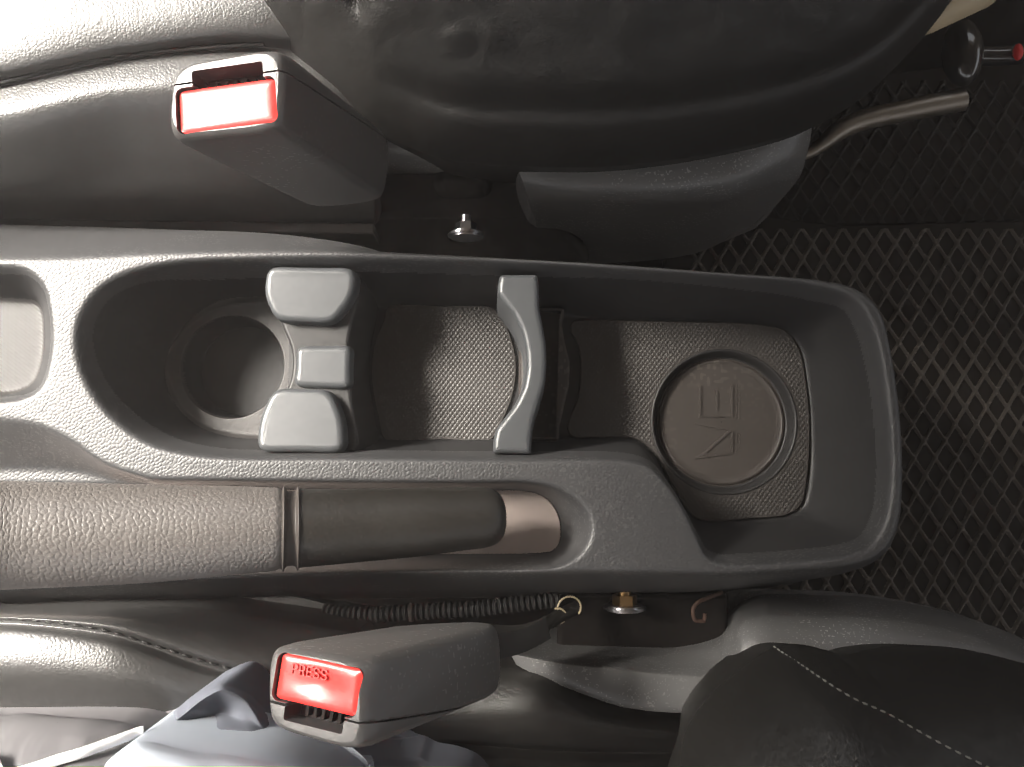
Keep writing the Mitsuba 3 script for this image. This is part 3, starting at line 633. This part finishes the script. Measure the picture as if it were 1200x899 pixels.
net = [[(470,800,-0.09),(560,780,-0.085),(620,782,-0.08),(690,806,-0.085),(760,832,-0.09),(830,848,-0.1)],
       [(450,820,-0.075),(560,805,-0.07),(630,800,-0.066),(700,826,-0.072),(770,845,-0.08),(830,856,-0.095)],
       [(440,845,-0.075),(550,835,-0.064),(640,832,-0.058),(710,848,-0.064),(775,858,-0.075),(830,865,-0.09)],
       [(430,860,-0.085),(540,866,-0.078),(640,872,-0.075),(720,876,-0.08),(780,876,-0.085),(830,876,-0.095)],
       [(430,868,-0.092),(540,872,-0.088),(640,880,-0.086),(720,882,-0.088),(780,882,-0.09),(830,882,-0.098)],
       [(430,880,-0.075),(540,884,-0.074),(640,890,-0.074),(720,892,-0.078),(780,892,-0.085),(830,892,-0.095)],
       [(430,960,-0.06),(540,960,-0.06),(640,960,-0.06),(720,960,-0.065),(780,960,-0.07),(830,960,-0.08)]]
obj('cushion_rear', solid(resample_net(net, 160, 200, (2, 2)), 0.03), 'dark_leather', k, label='dusty rear end of the cushion behind the buckle')

# ---------------------------------------------------------------- person at the lower left
k = thing('person', 'seated person in grey trousers with white side piping, a crumpled blue-grey jacket and pale hem', 'person')
def folds(Pn, amp, f, seed, stretch=(1, 1)):
    n = meshkit.fbm(np.stack([Pn[..., 0] * f * stretch[0] + Pn[..., 1] * f * 0.6, Pn[..., 1] * f * stretch[1], 0 * Pn[..., 0]], -1), 3, seed)
    Q = Pn.copy(); Q[..., 2] += amp * (1 - 2 * np.abs(n - 0.5) * 2); return Q
net = [[(-120,836,0.02),(0,837,0.025),(90,839,0.028),(140,843,0.03),(180,856,0.03),(215,880,0.03)],
       [(-120,842,0.042),(0,842,0.046),(90,845,0.048),(140,850,0.046),(185,864,0.042),(220,890,0.035)],
       [(-120,862,0.055),(0,862,0.06),(90,858,0.06),(140,858,0.055),(190,872,0.048),(225,895,0.04)],
       [(-120,900,0.07),(0,895,0.075),(90,885,0.072),(140,880,0.066),(195,890,0.055),(230,910,0.045)],
       [(-120,990,0.085),(0,980,0.09),(90,960,0.09),(140,950,0.08),(200,950,0.065),(240,950,0.05)]]
Pt = folds(resample_net(net, 160, 220, (2, 2)), 0.0026, 60, 3, (1.0, 0.45))
obj('trousers', solid(Pt, 0.04), 'cloth_grey', k)
from scipy.spatial import cKDTree as KT
def drape(px_list, Pn, lift):
    """Rest a line on a sheet along the line of sight's ground path."""
    tr = KT(Pn.reshape(-1, 3)[:, :2]); out = []
    for p in px_list:
        z = 0.05
        for _ in range(30):
            q = at(p[0], p[1], z); z = 0.5 * z + 0.5 * Pn.reshape(-1, 3)[tr.query(q[:2])[1], 2]
        q = at(p[0], p[1], z); q[2] += lift; out.append(q)
    return curve(np.array(out), 200, False)
pp = drape([(-60,896),(0,883),(60,874),(110,866),(150,858),(172,854)], Pt, 0.0014)
tz = Pt.reshape(-1, 3); trp = KT(tz[:, :2])
pp[:, 2] = [tz[i, 2].max() if len(i) else p_ for i, p_ in zip(trp.query_ball_point(pp[:, :2], 0.0032), pp[:, 2])]
pp[:, 2] = gaussian_filter1d(maximum_filter1d(pp[:, 2], 9), 5, mode='nearest') + 0.0006
obj('side_piping', sweep(pp, 0.0021, 12, flat=0.7)[0], 'cloth_white', k)
net = [[(165,860,0.02),(205,832,0.03),(240,806,0.035),(262,799,0.036),(285,806,0.03),(312,826,0.015),(345,850,0.0),(400,868,-0.02),(470,872,-0.03)],
       [(168,866,0.03),(212,840,0.042),(246,814,0.046),(264,806,0.048),(284,812,0.042),(310,836,0.03),(345,862,0.015),(400,876,-0.01),(475,878,-0.02)],
       [(172,874,0.026),(215,858,0.03),(245,842,0.03),(266,832,0.03),(290,838,0.036),(315,856,0.036),(350,874,0.02),(405,884,0.0),(490,885,-0.012)],
       [(176,878,0.042),(215,868,0.05),(245,858,0.048),(268,852,0.044),(292,856,0.042),(318,868,0.04),(352,882,0.03),(410,890,0.01),(505,892,-0.01)],
       [(150,890,0.045),(205,882,0.046),(245,876,0.046),(270,874,0.044),(296,876,0.042),(322,882,0.038),(356,890,0.03),(415,898,0.012),(530,902,-0.004)],
       [(140,930,0.05),(195,920,0.05),(245,915,0.05),(272,912,0.05),(300,912,0.046),(326,915,0.04),(360,920,0.05),(420,925,0.03),(560,930,0.01)],
       [(130,1000,0.05),(190,990,0.05),(245,985,0.05),(272,985,0.05),(300,985,0.048),(326,985,0.044),(360,985,0.06),(420,985,0.04),(580,985,0.02)]]
Pj = folds(resample_net(net, 180, 260, (1.6, 1.6)), 0.004, 55, 11, (0.5, 1))
obj('jacket', solid(Pj, 0.03), 'cloth_blue', k)
net = [[(116,915,0.068),(134,886,0.070),(160,870,0.071),(205,874,0.071),(250,878,0.069),(300,884,0.066),(355,893,0.056),(425,906,0.03)],
       [(118,922,0.078),(138,893,0.080),(165,876,0.081),(208,880,0.080),(252,885,0.078),(302,890,0.074),(357,898,0.064),(428,910,0.036)],
       [(120,950,0.088),(142,930,0.09),(170,915,0.09),(210,915,0.089),(255,915,0.086),(305,918,0.08),(360,922,0.07),(430,930,0.04)],
       [(120,1010,0.092),(145,1005,0.094),(175,1000,0.094),(215,1000,0.093),(260,1000,0.09),(310,1000,0.084),(365,1000,0.074),(435,1000,0.044)]]
obj('shirt_hem', solid(folds(resample_net(net, 120, 220, (1.6, 1.6)), 0.0055, 50, 21, (0.5, 1)), 0.02), 'cloth_pale', k, label='pale blue hem at the bottom edge')

# ---------------------------------------------------------------- floor mats with diamond ribs
CW, CH, RW = 0.0160, 0.0256, 0.0017
def diamond_mat(label, outline, MZ, xr, yr, ribs):
    k = thing('floor_mat', label, 'floor mat')
    mo = curve(pts(outline, MZ), 500)
    obj('base', prism(mo, MZ - 0.012, 0.002), 'eva_base', k, smooth=40)
    gx, gy = np.meshgrid(np.arange(at(xr[0], 0, MZ)[0], at(xr[1], 0, MZ)[0], 0.0007), np.arange(at(0, yr[1], MZ)[1], at(0, yr[0], MZ)[1], 0.0007))
    wx = gx + 0.004 * (meshkit.fbm(np.stack([gx * 9, gy * 9, 0 * gx], -1), 2, 7) - 0.5); wy = gy + 0.004 * (meshkit.fbm(np.stack([gx * 9, gy * 9, 0 * gx], -1), 2, 17) - 0.5)
    u, v = wx / CW + wy / CH, wx / CW - wy / CH
    du = np.abs(u - np.round(u)); dv = np.abs(v - np.round(v))
    kk = 1 / math.hypot(1 / CW, 1 / CH); dd = np.minimum(du, dv) * kk
    rz = 0.0045 * (1 - np.clip((dd - RW * 0.55) / (RW * 0.75), 0, 1)) - 0.0022
    rz = gaussian_filter(rz, 0.8) + 0.0006 * np.exp(-(np.hypot(du, dv) * kk / 0.0016) ** 2) + MZ
    rz += 0.0014 * (meshkit.fbm(np.stack([gx * 50, gy * 50, 0 * gx], -1), 3, 5) - 0.5)
    lm = grid_mesh(np.stack([gx, gy, rz], -1))
    ok = (rz > MZ - 0.0016).ravel()[lm.faces].any(1)
    lm = trimesh.Trimesh(lm.vertices, lm.faces[ok], process=False); lm.remove_unreferenced_vertices()
    obj('rib_lattice', lm, ribs, k)
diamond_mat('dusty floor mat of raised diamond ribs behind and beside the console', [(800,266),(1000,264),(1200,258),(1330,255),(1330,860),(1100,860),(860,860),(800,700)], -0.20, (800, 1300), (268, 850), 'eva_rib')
diamond_mat('floor mat of diamond ribs coloured darker for shade, reaching under the passenger seat', [(850,100),(1000,90),(1330,80),(1330,259),(1200,258),(1000,264),(850,262)], -0.222, (850, 1300), (95, 262), 'eva_rib_shaded')

# ---------------------------------------------------------------- hardware beside the console
k = thing('seat_rail', 'dark painted seat rail running between the passenger cushion and the console', 'seat rail')
a, b = at(-120, 266, -0.075), at(436, 272, -0.08)
rl = hull([a, b, a + [0, 0, -0.03], b + [0, 0, -0.03], a + [0, 0.004, 0], b + [0, 0.004, 0]], 0.0016, 2)
obj('channel', rl, 'painted_steel', k, smooth=40)
br = hull([at(448, 205, -0.078), at(612, 210, -0.078), at(440, 250, -0.088), at(640, 250, -0.09), at(425, 292, -0.115), at(680, 300, -0.12), at(430, 180, -0.11), at(620, 180, -0.11)], 0.006, 3)
obj('bracket', br, 'painted_steel', k, smooth=40)
obj('boss', hull([at(525, 215, -0.072), at(560, 215, -0.072)], 0.009, 3), 'painted_steel', k)
def bolt(label, px, py, z, mat, r=0.0065):
    k = thing('bolt', label, 'bolt'); c = at(px, py, z)
    def put(m, d): m.apply_transform(trimesh.transformations.rotation_matrix(-math.pi / 2, [1, 0, 0])); m.apply_translation(c + np.array([0, d, 0])); return m
    wa = put(merge(trimesh.creation.cylinder(r * 1.7, 0.0014, sections=40), trimesh.creation.cylinder(r * 1.45, 0.0034, sections=40)), 0)
    obj('washer', wa, 'steel', k, smooth=30)
    hx = put(trimesh.creation.cylinder(r, 0.006, sections=6), 0.0046); obj('head', hx, mat, k, smooth=False)
    sh = put(trimesh.creation.cylinder(r * 0.5, 0.008, sections=24), 0.0085); obj('shank', sh, mat, k, smooth=30)
bolt('shiny steel bolt with washer at the passenger side edge of the console', 546, 276, -0.075, 'steel')
bolt('brass-coloured bolt with washer beside the driver seat trim', 732, 712, -0.085, 'brass', 0.0075)
k = thing('cable_conduit', 'black corrugated cable conduit running along the driver side of the console', 'cable')
cp = curve(np.array([at(*q) for q in [(380,716,-0.085),(430,720,-0.08),(490,717,-0.078),(560,713,-0.078),(620,706,-0.078),(655,702,-0.08)]]), 900, False)
s = np.r_[0, np.cumsum(np.linalg.norm(np.diff(cp, axis=0), axis=1))]
obj('tube', sweep(cp, 0.0042 + 0.0008 * np.sin(s * 2 * math.pi / 0.0033), 24)[0], 'divider_plastic', k)
obj('clip', sweep(cp[335:348], 0.0056, 24)[0], 'rubber', k, smooth=40)
k = thing('wire_loop', 'thin pale wire bent in two loops by the end of the conduit', 'wire')
def loop3(px, py, z, rx, n=60, a0=-0.6, a1=3.6):
    c = at(px, py, z); a = np.linspace(a0, a1, n)
    return np.stack([c[0] + rx * np.cos(a), c[1] + rx * np.sin(a), c[2] + 0.004 * np.sin(a * 0.7)], 1)
obj('strand', sweep(loop3(667, 712, -0.07, 0.0068), 0.0006, 8)[0], 'tan_plastic', k); obj('strand', sweep(loop3(653, 722, -0.068, 0.005, a0=-1.2, a1=1.9), 0.0006, 8)[0], 'tan_plastic', k)
obj('sheath', sweep(curve(np.array([at(*q) for q in [(596,757,-0.04),(630,738,-0.055),(655,722,-0.068),(675,712,-0.075)]]), 60, False), 0.004, 16)[0], 'dark_leather', k)
k = thing('seat_bracket', 'dark steel bracket between the console and the driver seat trim', 'bracket')
obj('plate', hull([at(660, 700, -0.1), at(845, 700, -0.1), at(660, 760, -0.115), at(845, 760, -0.115)], 0.004, 2), 'painted_steel', k, smooth=40)
k = thing('cable_end', 'rust-brown coiled cable end behind the brass-coloured bolt', 'cable')
obj('coil', sweep(curve(np.array([at(*q) for q in [(846,694,-0.08),(832,700,-0.076),(818,706,-0.074),(812,716,-0.074),(815,727,-0.076),(824,728,-0.078),(826,719,-0.079)]]), 120, False), 0.0012, 12)[0], 'rust', k)
k = thing('under_seat_bar', 'curved metal bar running from the passenger seat trim to a glossy black knob', 'bar')
bp = curve(np.array([at(*q) for q in [(930,186,-0.1),(950,178,-0.1),(965,168,-0.1),(985,152,-0.1),(1010,141,-0.1),(1060,130,-0.1),(1128,117,-0.1)]]), 200, False)
obj('tube', sweep(bp, np.interp(np.linspace(0, 1, 200), [0, 0.15, 0.3, 1], [0.003, 0.0042, 0.0066, 0.0074]), 24)[0], 'dull_metal', k)
kc = at(1128, 62, -0.09); kn = trimesh.creation.icosphere(subdivisions=4, radius=1.0); kn.apply_scale([0.012, 0.022, 0.012]); kn.apply_translation(kc)
obj('knob', kn, 'glossy_black', k)
obj('pin', sweep(np.array([at(1140, 66, -0.09), at(1165, 66, -0.09), at(1195, 64, -0.09)]), 0.006, 20)[0], 'glossy_black', k, smooth=40)
tag_ = trimesh.creation.icosphere(subdivisions=3, radius=0.0045); tag_.apply_scale([0.6, 1.2, 0.8]); tag_.apply_translation(at(1193, 61, -0.082)); obj('red_tip', tag_, 'dark_red', k)
k = thing('rear_trim', 'tan plastic trim piece behind the passenger backrest at the top edge', 'trim')
obj('panel', hull([at(1085, 20, -0.05), at(1150, -10, -0.05), at(1150, -60, -0.05), at(1060, -60, -0.05)], 0.010, 3), 'tan_plastic', k)
